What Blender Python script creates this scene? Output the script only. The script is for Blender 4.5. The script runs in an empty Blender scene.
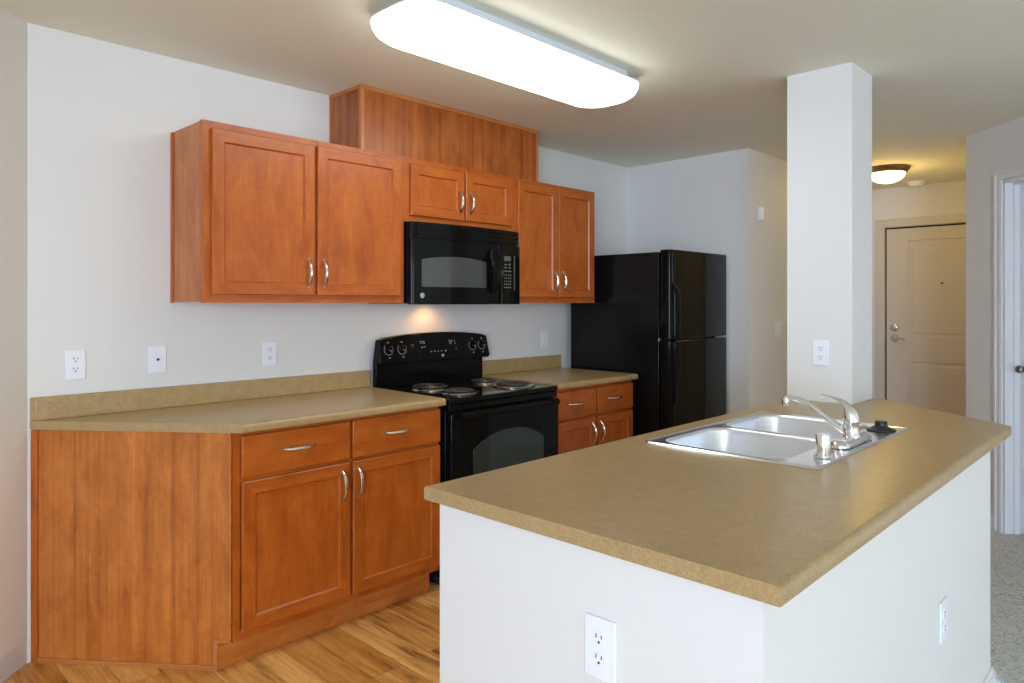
import bpy, bmesh, math, random
from mathutils import Vector, Matrix
random.seed(7)
R = math.radians
sc = bpy.context.scene
COL = sc.collection

# ------------------------------------------------------------------ camera, light, exposure
FPX = 702.9067
YAW = 0.76602
cam_d = bpy.data.cameras.new('camera')
cam_d.sensor_width = 36.0
cam_d.lens = FPX * 36.0 / 1024.0
cam_d.shift_y = -(341.5 - 303.2774) / 1024.0
cam_d.clip_start = 0.05
cam = bpy.data.objects.new('camera', cam_d)
COL.objects.link(cam)
cam.location = (-2.1476, -3.1073, 1.3496)
cam.rotation_euler = (R(90), 0, YAW - R(90))
sc.camera = cam

world = bpy.data.worlds.new('world')
sc.world = world
world.use_nodes = True
world.node_tree.nodes['Background'].inputs[0].default_value = (0.75, 0.85, 1.0, 1)
world.node_tree.nodes['Background'].inputs[1].default_value = 0.6

sc.view_settings.view_transform = 'Standard'
sc.view_settings.look = 'None'
sc.view_settings.gamma = 1.0
sc.view_settings.use_curve_mapping = False
sc.view_settings.exposure = 0.16


def area(name, loc, direction, sx, sy, power, color):
    d = bpy.data.lights.new(name, 'AREA')
    d.shape = 'RECTANGLE'
    d.size, d.size_y = sx, sy
    d.energy = power
    d.color = color
    o = bpy.data.objects.new(name, d)
    COL.objects.link(o)
    o.location = loc
    o.rotation_euler = Vector(direction).to_track_quat('-Z', 'Z').to_euler()
    return o


DAY = (0.60, 0.755, 1.05)
area('window_daylight_west', (-6.33, -5.8, 1.3), (1, 0.3, -0.05), 1.9, 2.1, 300, DAY)
area('window_daylight_south', (-2.4, -12.12, 1.35), (0.05, 1, -0.05), 5.0, 1.8, 105, (1.0, 1.0, 0.98))

H = 2.392            # ceiling
FZ = 0.014           # floor level
XC = 2.3634          # wall beside the refrigerator
YH = -0.976          # left wall of the entry hall
XE = 4.81            # entry wall


# ------------------------------------------------------------------ materials
def mat(name, color, rough=0.5, metal=0.0, spec=0.5):
    m = bpy.data.materials.new(name)
    m.use_nodes = True
    b = m.node_tree.nodes['Principled BSDF']
    b.inputs['Base Color'].default_value = (*color, 1)
    b.inputs['Roughness'].default_value = rough
    b.inputs['Metallic'].default_value = metal
    b.inputs['Specular IOR Level'].default_value = spec
    return m


def nd(m, t, **kw):
    n = m.node_tree.nodes.new(t)
    for k, v in kw.items():
        setattr(n, k, v)
    return n


def lk(m, a, b):
    m.node_tree.links.new(a, b)


def ramp(m, stops):
    r = nd(m, 'ShaderNodeValToRGB')
    e = r.color_ramp.elements
    while len(e) < len(stops):
        e.new(0.5)
    for k, (p, c) in enumerate(stops):
        e[k].position = p
        e[k].color = (*c, 1)
    return r


def noise(m, vec, scale, detail=3.0, rough=0.55, mapping=None):
    n = nd(m, 'ShaderNodeTexNoise')
    n.inputs['Scale'].default_value = scale
    n.inputs['Detail'].default_value = detail
    n.inputs['Roughness'].default_value = rough
    if mapping is not None:
        mp = nd(m, 'ShaderNodeMapping')
        mp.inputs['Scale'].default_value = mapping
        lk(m, vec, mp.inputs['Vector'])
        vec = mp.outputs['Vector']
    lk(m, vec, n.inputs['Vector'])
    return n


def bump(m, height, strength, dist):
    b = nd(m, 'ShaderNodeBump')
    b.inputs['Strength'].default_value = strength
    b.inputs['Distance'].default_value = dist
    lk(m, height, b.inputs['Height'])
    lk(m, b.outputs['Normal'], m.node_tree.nodes['Principled BSDF'].inputs['Normal'])
    return b


def mix(m, fac, a, b, blend='MIX'):
    x = nd(m, 'ShaderNodeMix', data_type='RGBA', blend_type=blend)
    if isinstance(fac, (int, float)):
        x.inputs[0].default_value = fac
    else:
        lk(m, fac, x.inputs[0])
    for s, v in ((6, a), (7, b)):
        if isinstance(v, tuple):
            x.inputs[s].default_value = (*v, 1)
        else:
            lk(m, v, x.inputs[s])
    return x.outputs[2]


def paint(name, color, rough=0.6, scale=110, strength=0.25):
    m = mat(name, color, rough, 0, 0.3)
    tc = nd(m, 'ShaderNodeTexCoord')
    n = noise(m, tc.outputs['Object'], scale, 2.0)
    bump(m, n.outputs['Fac'], strength, 0.0015)
    return m


def wood(name, dark, mid, light, board=0.0, rough=0.33):
    m = mat(name, mid, rough)
    tc = nd(m, 'ShaderNodeTexCoord')
    uv = tc.outputs['UV']
    blot = noise(m, uv, 1.0, 4.0, 0.6, (13, 4.5, 1))
    blot.inputs['Distortion'].default_value = 0.6
    fine = noise(m, uv, 1.0, 4.0, 0.6, (150, 3.5, 1))
    curl = noise(m, uv, 1.0, 3.0, 0.6, (24, 34, 1))
    curl.inputs['Distortion'].default_value = 1.2
    base = ramp(m, [(0.30, dark), (0.5, mid), (0.72, light)])
    lk(m, blot.outputs['Fac'], base.inputs[0])
    c = base.outputs[0]
    fr = ramp(m, [(0.3, (0.80, 0.76, 0.72)), (0.62, (1.04, 1.04, 1.04))])
    lk(m, fine.outputs['Fac'], fr.inputs[0])
    c = mix(m, 0.6, c, fr.outputs[0], 'MULTIPLY')
    cr = ramp(m, [(0.35, (0.9, 0.88, 0.86)), (0.65, (1.06, 1.06, 1.06))])
    lk(m, curl.outputs['Fac'], cr.inputs[0])
    c = mix(m, 0.55, c, cr.outputs[0], 'MULTIPLY')
    if board > 0:
        # veneer flitches: vertical strips of slightly different tone
        st = noise(m, uv, 1.0, 2.0, 0.75, (26, 0.12, 1))
        sr = ramp(m, [(0.34, (0.70, 0.62, 0.56)), (0.48, (0.96, 0.95, 0.94)), (0.66, (1.14, 1.15, 1.16))])
        lk(m, st.outputs['Fac'], sr.inputs[0])
        c = mix(m, board, c, sr.outputs[0], 'MULTIPLY')
    lk(m, c, m.node_tree.nodes['Principled BSDF'].inputs['Base Color'])
    bump(m, fine.outputs['Fac'], 0.06, 0.001)
    return m


M = {}
M['wall'] = paint('wall_paint', (0.82, 0.81, 0.772))
M['ceiling'] = paint('ceiling_paint', (0.90, 0.88, 0.735), 0.8, 60, 0.35)
M['trim'] = paint('trim_paint', (0.86, 0.86, 0.85), 0.4, 60, 0.05)
M['door_beige'] = paint('door_paint', (0.70, 0.64, 0.55), 0.45, 60, 0.05)
M['door_white'] = paint('white_door_paint', (0.90, 0.91, 0.92), 0.45, 60, 0.05)
M['wood'] = wood('maple_stained', (0.39, 0.080, 0.007), (0.49, 0.114, 0.011), (0.57, 0.150, 0.019))
M['veneer'] = wood('maple_veneer', (0.45, 0.122, 0.018), (0.565, 0.175, 0.029), (0.65, 0.225, 0.046), 0.7)
M['veneer_shaded'] = wood('maple_veneer_shaded', (0.32, 0.078, 0.012), (0.42, 0.112, 0.019), (0.50, 0.150, 0.030), 0.9)  # chase veneer: dimmer light near the ceiling is put into the colour
M['wood_edge'] = wood('maple_edge', (0.46, 0.155, 0.038), (0.55, 0.200, 0.053), (0.60, 0.235, 0.068))
M['black'] = mat('black_enamel', (0.0045, 0.005, 0.0045), 0.06, 0, 0.14)
M['black_side'] = mat('black_textured_steel', (0.006, 0.0065, 0.006), 0.2, 0, 0.2)
M['black_glass'] = mat('black_glass', (0.004, 0.0045, 0.0045), 0.04, 0, 0.15)
M['oven_glass'] = mat('oven_window_glass', (0.022, 0.034, 0.026), 0.05, 0, 0.6)
M['mw_glass'] = mat('microwave_window_glass', (0.055, 0.060, 0.056), 0.12, 0, 0.6)
M['rubber'] = mat('black_rubber', (0.012, 0.014, 0.02), 0.35)
M['dark_gap'] = mat('dark_gasket', (0.01, 0.009, 0.008), 0.7)
M['chrome'] = mat('chrome', (0.86, 0.87, 0.88), 0.06, 1.0)
M['nickel'] = mat('satin_nickel', (0.72, 0.69, 0.64), 0.24, 1.0)
M['dark_nickel'] = mat('dark_nickel', (0.22, 0.21, 0.20), 0.3, 1.0)
M['steel'] = mat('brushed_steel', (0.78, 0.79, 0.80), 0.22, 1.0)
M['steel_bowl'] = mat('satin_steel', (0.80, 0.835, 0.89), 0.36, 1.0)
M['coil'] = mat('burner_coil', (0.13, 0.125, 0.12), 0.32, 0.8)
M['pan'] = mat('drip_pan_chrome', (0.34, 0.335, 0.32), 0.2, 1.0)
M['plate'] = mat('white_plastic', (0.92, 0.945, 0.99), 0.35)
M['slot'] = mat('dark_slot', (0.03, 0.028, 0.025), 0.6)
M['print'] = mat('pale_print', (0.42, 0.43, 0.43), 0.5)
M['print_soft'] = mat('soft_print', (0.24, 0.245, 0.24), 0.5)
M['print_dim'] = mat('dim_print', (0.12, 0.125, 0.12), 0.5)
M['print_red'] = mat('red_print', (0.34, 0.09, 0.05), 0.5)
M['silver'] = mat('silver_badge', (0.72, 0.73, 0.73), 0.35, 0.5)
M['bronze'] = mat('brushed_bronze', (0.30, 0.20, 0.11), 0.3, 1.0)
M['detector'] = mat('detector_plastic', (0.92, 0.91, 0.88), 0.5)
M['lamp_pan'] = mat('white_fixture_metal', (0.74, 0.78, 0.82), 0.4)


def emit(name, color, strength, base=(0.8, 0.8, 0.8)):
    m = mat(name, base, 0.4)
    b = m.node_tree.nodes['Principled BSDF']
    b.inputs['Emission Color'].default_value = (*color, 1)
    b.inputs['Emission Strength'].default_value = strength
    return m


M['tube_lens'] = emit('fluorescent_lens', (0.95, 1.0, 0.97), 6.3)
M['dome_glass'] = emit('dome_lamp_glass', (1.0, 0.80, 0.42), 4.5)
M['hood_lens'] = emit('hood_lamp_lens', (1.0, 0.62, 0.28), 6.0)


def laminate():
    m = mat('laminate_counter', (0.33, 0.24, 0.125), 0.3)
    tc = nd(m, 'ShaderNodeTexCoord')
    o = tc.outputs['Object']
    a = noise(m, o, 260, 4, 0.75)
    b = noise(m, o, 26, 3, 0.6)
    c = ramp(m, [(0.30, (0.34, 0.222, 0.092)), (0.5, (0.44, 0.302, 0.134)), (0.68, (0.54, 0.385, 0.185))])
    lk(m, a.outputs['Fac'], c.inputs[0])
    d = ramp(m, [(0.35, (0.93, 0.93, 0.92)), (0.65, (1.05, 1.05, 1.05))])
    lk(m, b.outputs['Fac'], d.inputs[0])
    x = mix(m, 1.0, c.outputs[0], d.outputs[0], 'MULTIPLY')
    lk(m, x, m.node_tree.nodes['Principled BSDF'].inputs['Base Color'])
    bump(m, a.outputs['Fac'], 0.05, 0.0006)
    return m


M['laminate'] = laminate()


def plank_floor():
    m = mat('oak_plank_vinyl', (0.4, 0.24, 0.1), 0.36)
    tc = nd(m, 'ShaderNodeTexCoord')
    mp = nd(m, 'ShaderNodeMapping')
    mp.inputs['Rotation'].default_value = (0, 0, R(90))
    lk(m, tc.outputs['Object'], mp.inputs['Vector'])
    v = mp.outputs['Vector']

    def bricks(c1, c2, mortar):
        br = nd(m, 'ShaderNodeTexBrick')
        br.offset = 0.37
        br.inputs['Color1'].default_value = (*c1, 1)
        br.inputs['Color2'].default_value = (*c2, 1)
        br.inputs['Mortar'].default_value = (*mortar, 1)
        br.inputs['Scale'].default_value = 1.0
        br.inputs['Mortar Size'].default_value = 0.0012
        br.inputs['Mortar Smooth'].default_value = 0.2
        br.inputs['Brick Width'].default_value = 0.92
        br.inputs['Row Height'].default_value = 0.127
        lk(m, v, br.inputs['Vector'])
        return br
    br = bricks((0.72, 0.33, 0.075), (0.98, 0.56, 0.175), (0.36, 0.16, 0.04))
    # every plank gets its own piece of grain
    idn = bricks((0, 0, 0), (1, 1, 1), (0.5, 0.5, 0.5))
    add = nd(m, 'ShaderNodeVectorMath', operation='MULTIPLY_ADD')
    lk(m, idn.outputs['Color'], add.inputs[0])
    add.inputs[1].default_value = (13, 7, 3)
    lk(m, v, add.inputs[2])
    g = noise(m, add.outputs[0], 1.0, 5, 0.65, (2.2, 17, 1))
    g2 = noise(m, add.outputs[0], 1.0, 3, 0.6, (3, 70, 1))
    g3 = noise(m, add.outputs[0], 1.0, 4, 0.6, (7, 11, 1))
    gr = ramp(m, [(0.32, (0.30, 0.22, 0.15)), (0.46, (0.84, 0.80, 0.74)), (0.6, (1.06, 1.07, 1.08)), (0.75, (1.24, 1.26, 1.3))])
    lk(m, g.outputs['Fac'], gr.inputs[0])
    c = mix(m, 1.0, br.outputs['Color'], gr.outputs[0], 'MULTIPLY')
    g2r = ramp(m, [(0.3, (0.8, 0.77, 0.73)), (0.6, (1.05, 1.05, 1.05))])
    lk(m, g2.outputs['Fac'], g2r.inputs[0])
    c = mix(m, 0.8, c, g2r.outputs[0], 'MULTIPLY')
    g3r = ramp(m, [(0.26, (0.5, 0.42, 0.33)), (0.40, (1, 1, 1))])
    lk(m, g3.outputs['Fac'], g3r.inputs[0])
    c = mix(m, 0.7, c, g3r.outputs[0], 'MULTIPLY')
    lk(m, c, m.node_tree.nodes['Principled BSDF'].inputs['Base Color'])
    bump(m, br.outputs['Fac'], 0.15, 0.001).invert = True
    return m


M['plank'] = plank_floor()


def carpet():
    m = mat('carpet_pile', (0.5, 0.45, 0.38), 0.95, 0, 0.1)
    tc = nd(m, 'ShaderNodeTexCoord')
    a = noise(m, tc.outputs['Object'], 85, 5, 0.8)
    c = ramp(m, [(0.36, (0.42, 0.405, 0.36)), (0.5, (0.86, 0.85, 0.79)), (0.62, (0.98, 0.97, 0.91))])
    lk(m, a.outputs['Fac'], c.inputs[0])
    lk(m, c.outputs[0], m.node_tree.nodes['Principled BSDF'].inputs['Base Color'])
    bump(m, a.outputs['Fac'], 1.0, 0.012)
    return m


M['carpet'] = carpet()


# ------------------------------------------------------------------ mesh helpers (world coordinates)
def box(bm, x0, x1, y0, y1, z0, z1, T=None):
    v = [bm.verts.new((x, y, z)) for z in (z0, z1) for y in (y0, y1) for x in (x0, x1)]
    f = [(0, 2, 3, 1), (4, 5, 7, 6), (0, 1, 5, 4), (1, 3, 7, 5), (3, 2, 6, 7), (2, 0, 4, 6)]
    fs = [bm.faces.new([v[i] for i in q]) for q in f]
    if T is not None:
        for q in v:
            q.co = T @ q.co
    return fs


def prism(bm, pts, z0, z1, T=None):
    """vertical prism over a plan polygon"""
    a = sum(pts[i][0] * pts[(i + 1) % len(pts)][1] - pts[(i + 1) % len(pts)][0] * pts[i][1] for i in range(len(pts)))
    if a < 0:
        pts = pts[::-1]
    lo = [bm.verts.new((p[0], p[1], z0)) for p in pts]
    hi = [bm.verts.new((p[0], p[1], z1)) for p in pts]
    n = len(pts)
    bm.faces.new(lo[::-1])
    top = bm.faces.new(hi)
    for i in range(n):
        bm.faces.new((lo[i], lo[(i + 1) % n], hi[(i + 1) % n], hi[i]))
    if T is not None:
        for q in lo + hi:
            q.co = T @ q.co
    return top


def plate_xz(bm, pts, y0, y1):
    """outline in x,z extruded from y0 (front) to y1 (back)"""
    T = Matrix(((1, 0, 0, 0), (0, 0, -1, 0), (0, 1, 0, 0), (0, 0, 0, 1)))
    prism(bm, pts, -y1, -y0, T)


def lathe(bm, prof, c, axis='Z', n=32, cap=True):
    """prof: (radius, height) list; revolve about the axis through c"""
    rings = []
    for r, h in prof:
        ring = []
        for k in range(n):
            a = 2 * math.pi * k / n
            x, y = r * math.cos(a), r * math.sin(a)
            if axis == 'Z':
                p = (c[0] + x, c[1] + y, c[2] + h)
            elif axis == 'Y':      # height runs toward -Y
                p = (c[0] + x, c[1] - h, c[2] + y)
            else:                  # height runs toward -X
                p = (c[0] - h, c[1] - x, c[2] + y)
            ring.append(bm.verts.new(p))
        rings.append(ring)
    for a, b in zip(rings, rings[1:]):
        for k in range(n):
            bm.faces.new((a[k], a[(k + 1) % n], b[(k + 1) % n], b[k]))
    if cap:
        if prof[0][0] > 1e-6:
            bm.faces.new(rings[0][::-1])
        if prof[-1][0] > 1e-6:
            bm.faces.new(rings[-1])


def tube(bm, path, rad, n=12, flat=1.0, cap=True, up=Vector((0, 0, 1))):
    pts = [Vector(p) for p in path]
    rings = []
    for i, p in enumerate(pts):
        t = (pts[min(i + 1, len(pts) - 1)] - pts[max(i - 1, 0)]).normalized()
        s = t.cross(up)
        if s.length < 1e-3:
            s = t.cross(Vector((0, 1, 0)))
        s.normalize()
        u = s.cross(t).normalized()
        r = rad[i] if isinstance(rad, (list, tuple)) else rad
        rings.append([bm.verts.new(p + s * (r * math.cos(2 * math.pi * k / n)) + u * (r * flat * math.sin(2 * math.pi * k / n))) for k in range(n)])
    for a, b in zip(rings, rings[1:]):
        for k in range(n):
            bm.faces.new((a[k], a[(k + 1) % n], b[(k + 1) % n], b[k]))
    if cap:
        bm.faces.new(rings[0][::-1])
        bm.faces.new(rings[-1])


def rrect(x0, x1, y0, y1, r, n=6):
    out = []
    for cx, cy, a0 in ((x1 - r, y1 - r, 0), (x0 + r, y1 - r, 90), (x0 + r, y0 + r, 180), (x1 - r, y0 + r, 270)):
        for k in range(n + 1):
            a = R(a0 + 90 * k / n)
            out.append((cx + r * math.cos(a), cy + r * math.sin(a)))
    return out


def auto_uv(bm, grain='Z'):
    """wood uv in metres: v runs along the grain"""
    uvl = bm.loops.layers.uv.verify()
    gl = bm.faces.layers.int.get('grain')
    ou, ov = random.uniform(0, 50), random.uniform(0, 50)
    for f in bm.faces:
        n = f.normal
        g = grain
        if gl is not None and f[gl]:
            g = 'XZY'[f[gl] - 1]
        k = f[gl] * 3.1 if gl is not None else 0
        for l in f.loops:
            c = l.vert.co
            if g == 'Z':
                h = math.hypot(n.x, n.y) or 1.0
                u, v = ((c.y * n.x - c.x * n.y) / h, c.z) if abs(n.z) < 0.7 else (c.x, c.y)
            elif g == 'X':
                u, v = (c.z if abs(n.z) < 0.7 else c.y), c.x
            else:
                u, v = (c.z if abs(n.z) < 0.7 else c.x), c.y
            l[uvl].uv = (u + ou + k, v + ov + k)


def obj(name, bm, m, parent=None, smooth=False, bevel=0.0, seg=2, grain='Z', angle=35):
    bm.normal_update()
    bmesh.ops.recalc_face_normals(bm, faces=bm.faces[:])
    bm.normal_update()
    auto_uv(bm, grain)
    base = Vector((0, 0, 0))
    p = parent
    while p is not None:
        base += p.location
        p = p.parent
    if parent is None and bm.verts:
        xs = [v.co for v in bm.verts]
        base = Vector(((min(c.x for c in xs) + max(c.x for c in xs)) / 2, (min(c.y for c in xs) + max(c.y for c in xs)) / 2, min(c.z for c in xs)))
    for v in bm.verts:
        v.co -= base
    me = bpy.data.meshes.new(name)
    bm.to_mesh(me)
    bm.free()
    me.materials.append(m)
    o = bpy.data.objects.new(name, me)
    COL.objects.link(o)
    if parent is not None:
        o.parent = parent
    else:
        o.location = base
    if bevel > 0:
        b = o.modifiers.new('bevel', 'BEVEL')
        b.width = bevel
        b.segments = seg
        b.limit_method = 'ANGLE'
        b.angle_limit = R(40)
        b.harden_normals = False
    if smooth or bevel > 0:
        me.polygons.foreach_set('use_smooth', [True] * len(me.polygons))
        try:
            me.set_sharp_from_angle(angle=R(angle))
        except Exception:
            pass
    return o


def tag(o, label, cat, group=None):
    o['label'] = label
    o['category'] = cat
    if group:
        o['group'] = group
    return o


def thing(name, label, cat, loc, group=None):
    o = bpy.data.objects.new(name, None)
    o.empty_display_size = 0.05
    COL.objects.link(o)
    o.location = loc
    return tag(o, label, cat, group)


def struct(name, bm, m, **kw):
    o = obj(name, bm, m, **kw)
    o['kind'] = 'structure'
    return o


def B():
    return bmesh.new()


def boxobj(name, m, parent, x0, x1, y0, y1, z0, z1, **kw):
    bm = B()
    box(bm, x0, x1, y0, y1, z0, z1)
    return obj(name, bm, m, parent, **kw)


# ------------------------------------------------------------------ the room
S2 = math.sqrt(0.5)
A = (-1.514, 0.0)
LW = 6.6                                    # length of the diagonal left wall
L2 = (A[0] - LW * S2, A[1] - LW * S2)
D0 = Vector((2.986, -2.106, 0))             # corner of the hall and the diagonal right wall
RW = 1.6
D2 = (D0.x - RW * S2, D0.y - RW * S2)
YB = -12.0
XW = L2[0]
XR = D2[0]

bm = B()
prism(bm, [(-1.514, 0), (XC, 0), (XC, 0.12), (-1.56, 0.12)], FZ - 0.02, H + 0.05)
struct('wall_back', bm, M['wall'])
bm = B()
prism(bm, [A, L2, (L2[0] - 0.085, L2[1] + 0.085), (-1.6, 0.12), (-1.56, 0.12)], FZ - 0.02, H + 0.05)
struct('wall_left', bm, M['wall'])
bm = B()
prism(bm, [(XC, 0.12), (XC, YH), (XE, YH), (XE, 0.12)], FZ - 0.02, H + 0.05)
struct('wall_right', bm, M['wall'])

# entry wall with its door opening
DY0, DY1, DZ = -1.116, -2.045, 2.034
bm = B()
box(bm, XE, XE + 0.12, DY0, YH + 0.1, FZ - 0.02, H + 0.05)
box(bm, XE, XE + 0.12, -2.3, DY1, FZ - 0.02, H + 0.05)
box(bm, XE, XE + 0.12, DY1, DY0, DZ, H + 0.05)
struct('wall_entry', bm, M['wall'])

# diagonal right wall with its door opening: frame s (toward the camera), n (toward the kitchen), z
TD = Matrix(((-S2, -S2, 0, D0.x), (-S2, S2, 0, D0.y), (0, 0, 1, 0), (0, 0, 0, 1)))
SO0, SO1, SOZ = 0.325, 1.155, 2.062
bm = B()
prism(bm, [(D0.x, D0.y), (XE, D0.y), (XE, D0.y - 0.1), (D0.x + 0.14, D0.y - 0.1)], FZ - 0.02, H + 0.05)
struct('wall_hall', bm, M['wall'])
bm = B()
box(bm, 0, SO0, -0.12, 0, FZ - 0.02, H + 0.05, TD)
box(bm, SO1, RW, -0.12, 0, FZ - 0.02, H + 0.05, TD)
box(bm, SO0, SO1, -0.12, 0, SOZ, H + 0.05, TD)
struct('wall_diagonal', bm, M['wall'])

# the rest of the living area, behind the camera
bm = B()
box(bm, XR, XR + 0.12, YB, D2[1], FZ - 0.02, H + 0.05)
struct('wall_living', bm, M['wall'])


def wall_with_window(name, wname, axis, c, a0, a1, w0, w1, z0, z1):
    bm = B()

    def bx(b, p0, p1, q0, q1, t0, t1):
        if axis == 'X':
            box(b, c + t0, c + t1, p0, p1, q0, q1)
        else:
            box(b, p0, p1, c + t0, c + t1, q0, q1)
    bx(bm, a0, w0, FZ - 0.02, H + 0.05, -0.12, 0)
    bx(bm, w1, a1, FZ - 0.02, H + 0.05, -0.12, 0)
    bx(bm, w0, w1, z1, H + 0.05, -0.12, 0)
    if z0 > FZ:
        bx(bm, w0, w1, FZ - 0.02, z0, -0.12, 0)
    struct(name, bm, M['wall'])
    bm = B()
    wm = (w0 + w1) / 2
    for p0, p1 in ((w0, w0 + 0.05), (w1 - 0.05, w1), (wm - 0.03, wm + 0.03)):
        bx(bm, p0, p1, z0, z1, -0.09, -0.03)
    bx(bm, w0, w1, z0, z0 + 0.05, -0.09, -0.03)
    bx(bm, w0, w1, z1 - 0.05, z1, -0.09, -0.03)
    struct(wname, bm, M['trim'])


wall_with_window('wall_west', 'window_1', 'X', XW, YB, L2[1], -6.95, -4.84, 0.22, 2.35)
wall_with_window('wall_south', 'window_2', 'Y', YB, XW, XR, -5.2, 0.5, 0.4, 2.3)

bm = B()
prism(bm, [(-1.56, 0.12), (XE + 0.1, 0.12), (XE + 0.1, -2.3), (2.75, -2.5), (XR + 0.12, D2[1]), (XR + 0.12, YB - 0.1),
           (XW - 0.12, YB - 0.1), (XW - 0.12, L2[1])], H, H + 0.06)
struct('ceiling', bm, M['ceiling'])
bm = B()
prism(bm, [(-1.56, 0.12), (XE + 0.1, 0.12), (XE + 0.1, -2.3), (2.5, -2.5), (0.80, -2.5), (-1.0, -2.5), (-1.0, -4.4), (XW - 0.1, -4.4), (XW - 0.1, L2[1])], FZ - 0.03, FZ)
o = struct('floor', bm, M['plank'])
# carpet of the living room
bm = B()
prism(bm, [(-0.95, -2.75), (0.75, -2.75), (1.3, -2.15), (2.2, -2.05), (3.2, -2.09), (XR + 0.12, D2[1]), (XR + 0.12, YB - 0.1), (XW - 0.1, YB - 0.1), (XW - 0.1, -4.0), (-0.95, -4.0)], FZ - 0.012, FZ + 0.006)
struct('floor_carpet', bm, M['carpet'])


def baseboard(name, p, q, h=0.085, t=0.014, m='trim'):
    """board along p -> q, thickness to the left of the direction"""
    p, q = Vector((*p, 0)), Vector((*q, 0))
    d = (q - p).normalized()
    n = Vector((-d.y, d.x, 0))
    bm = B()
    z = FZ
    prof = [(0, z), (t, z), (t, z + h * 0.72), (t * 0.55, z + h * 0.86), (t * 0.4, z + h), (0, z + h)]
    ra = [bm.verts.new(p + n * a + Vector((0, 0, b))) for a, b in prof]
    rb = [bm.verts.new(q + n * a + Vector((0, 0, b))) for a, b in prof]
    k = len(prof)
    for i in range(k):
        bm.faces.new((ra[i], ra[(i + 1) % k], rb[(i + 1) % k], rb[i]))
    bm.faces.new(ra[::-1])
    bm.faces.new(rb)
    return struct(name, bm, M[m])


baseboard('baseboard_left', L2, (A[0] - 0.012, A[1] - 0.012), 0.085)
baseboard('baseboard_right', (XC, YH), (XC, -0.0))
baseboard('baseboard_hall', (XE, YH), (XC, YH))
e = lambda s, n=0.0: tuple((TD @ Vector((s, n, 0)))[:2])
baseboard('baseboard_diagonal', e(0.26), e(0.0))

# ---- kitchen island half wall, square column at its end
IX0, IY0, IX1, IY1 = -1.058, -2.617, 0.735, -1.82
CX0, CX1, CY0, CY1 = 1.0585, 1.3243, -2.0613, -1.779
bm = B()
prism(bm, [(IX0, IY0), (IX1, IY0), (1.19, -2.08), (1.05, -2.06), (1.05, IY1), (0.93, IY1), (0.93, -2.0), (0.68, IY0 + 0.12),
           (IX0 + 0.12, IY0 + 0.12), (IX0 + 0.12, IY1), (IX0, IY1)], FZ, 0.8786)
o = struct('wall_island', bm, M['wall'])
boxobj('trim_island_back', M['veneer'], None, IX0 + 0.125, 0.925, IY1 + 0.002, IY1 + 0.018, FZ, 0.874)['kind'] = 'structure'
bm = B()
box(bm, CX0, CX1, CY0, CY1, FZ, H)
struct('wall_column', bm, M['wall'])
g_ = 0.014
k_ = math.hypot(1.19 - IX1, -2.08 - IY0)
nx_, ny_ = (-2.08 - IY0) / k_, -(1.19 - IX1) / k_
bm = B()
for g_, z0_, z1_ in ((0.014, FZ, FZ + 0.068), (0.008, FZ + 0.068, FZ + 0.085)):
    prism(bm, [(IX0 - g_, IY1), (IX0 - g_, IY0 - g_), (IX1 + g_ * 0.55, IY0 - g_), (1.19 + nx_ * g_, -2.0805 + ny_ * g_), (1.19 + nx_ * 0.0005, -2.08 + ny_ * 0.0005), (IX1 + 0.0003, IY0 - 0.0005), (IX0 - 0.0005, IY0 - 0.0005), (IX0 - 0.0005, IY1)], z0_, z1_)
struct('baseboard_island', bm, M['trim'])

# ---- entry door with casing
dr = bpy.data.objects.new('door_1', None)
COL.objects.link(dr)
dr.location = (XE, (DY0 + DY1) / 2, FZ)
dr['kind'] = 'structure'
bm = B()
GX = XE + 0.022
ya, yb = DY0 - 0.012, DY1 + 0.012
box(bm, GX + 0.008, GX + 0.044, yb, ya, FZ + 0.008, DZ - 0.014)
# face with two moulded panels
pan = [(-1.300, -1.860, 1.049, 1.914), (-1.300, -1.860, 0.23, 0.830)]


def raised_frame(bm, y0, y1, z0, z1, x):
    loops = []
    for off, dx in ((0, 0.0), (0.012, 0.010), (0.026, 0.010), (0.040, 0.003)):
        loops.append([bm.verts.new((x + dx, yy, zz)) for yy, zz in ((y0 - off, z0 + off), (y1 + off, z0 + off), (y1 + off, z1 - off), (y0 - off, z1 - off))])
    for a, b in zip(loops, loops[1:]):
        for k in range(4):
            bm.faces.new((a[k], a[(k + 1) % 4], b[(k + 1) % 4], b[k]))
    bm.faces.new(loops[-1])


# stiles and rails around the panels
box(bm, GX, GX + 0.012, pan[0][0], ya, FZ + 0.008, DZ - 0.014)
box(bm, GX, GX + 0.012, yb, pan[0][1], FZ + 0.008, DZ - 0.014)
for z0, z1 in ((FZ + 0.008, 0.23), (0.830, 1.049), (1.914, DZ - 0.014)):
    box(bm, GX, GX + 0.012, pan[0][1], pan[0][0], z0, z1)
for y0, y1, z0, z1 in pan:
    raised_frame(bm, y0, y1, z0, z1, GX)
obj('door_panel', bm, M['door_beige'], dr)
bm = B()
lathe(bm, [(0.033, 0), (0.033, 0.006), (0.027, 0.012), (0.016, 0.014), (0.015, 0.02), (0.0, 0.021)], (GX, -1.191, 1.131), 'X', 24)
obj('deadbolt', bm, M['nickel'], dr, smooth=True)
bm = B()
lathe(bm, [(0.034, 0), (0.034, 0.006), (0.026, 0.014), (0.012, 0.016), (0.012, 0.05), (0.0, 0.052)], (GX, -1.195, 1.036), 'X', 24)
tube(bm, [(GX - 0.048, -1.190, 1.038), (GX - 0.05, -1.215, 1.040), (GX - 0.05, -1.25, 1.034), (GX - 0.047, -1.29, 1.030)], [0.011, 0.010, 0.008, 0.007], 10)
obj('door_lever', bm, M['nickel'], dr, smooth=True)
bm = B()
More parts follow.
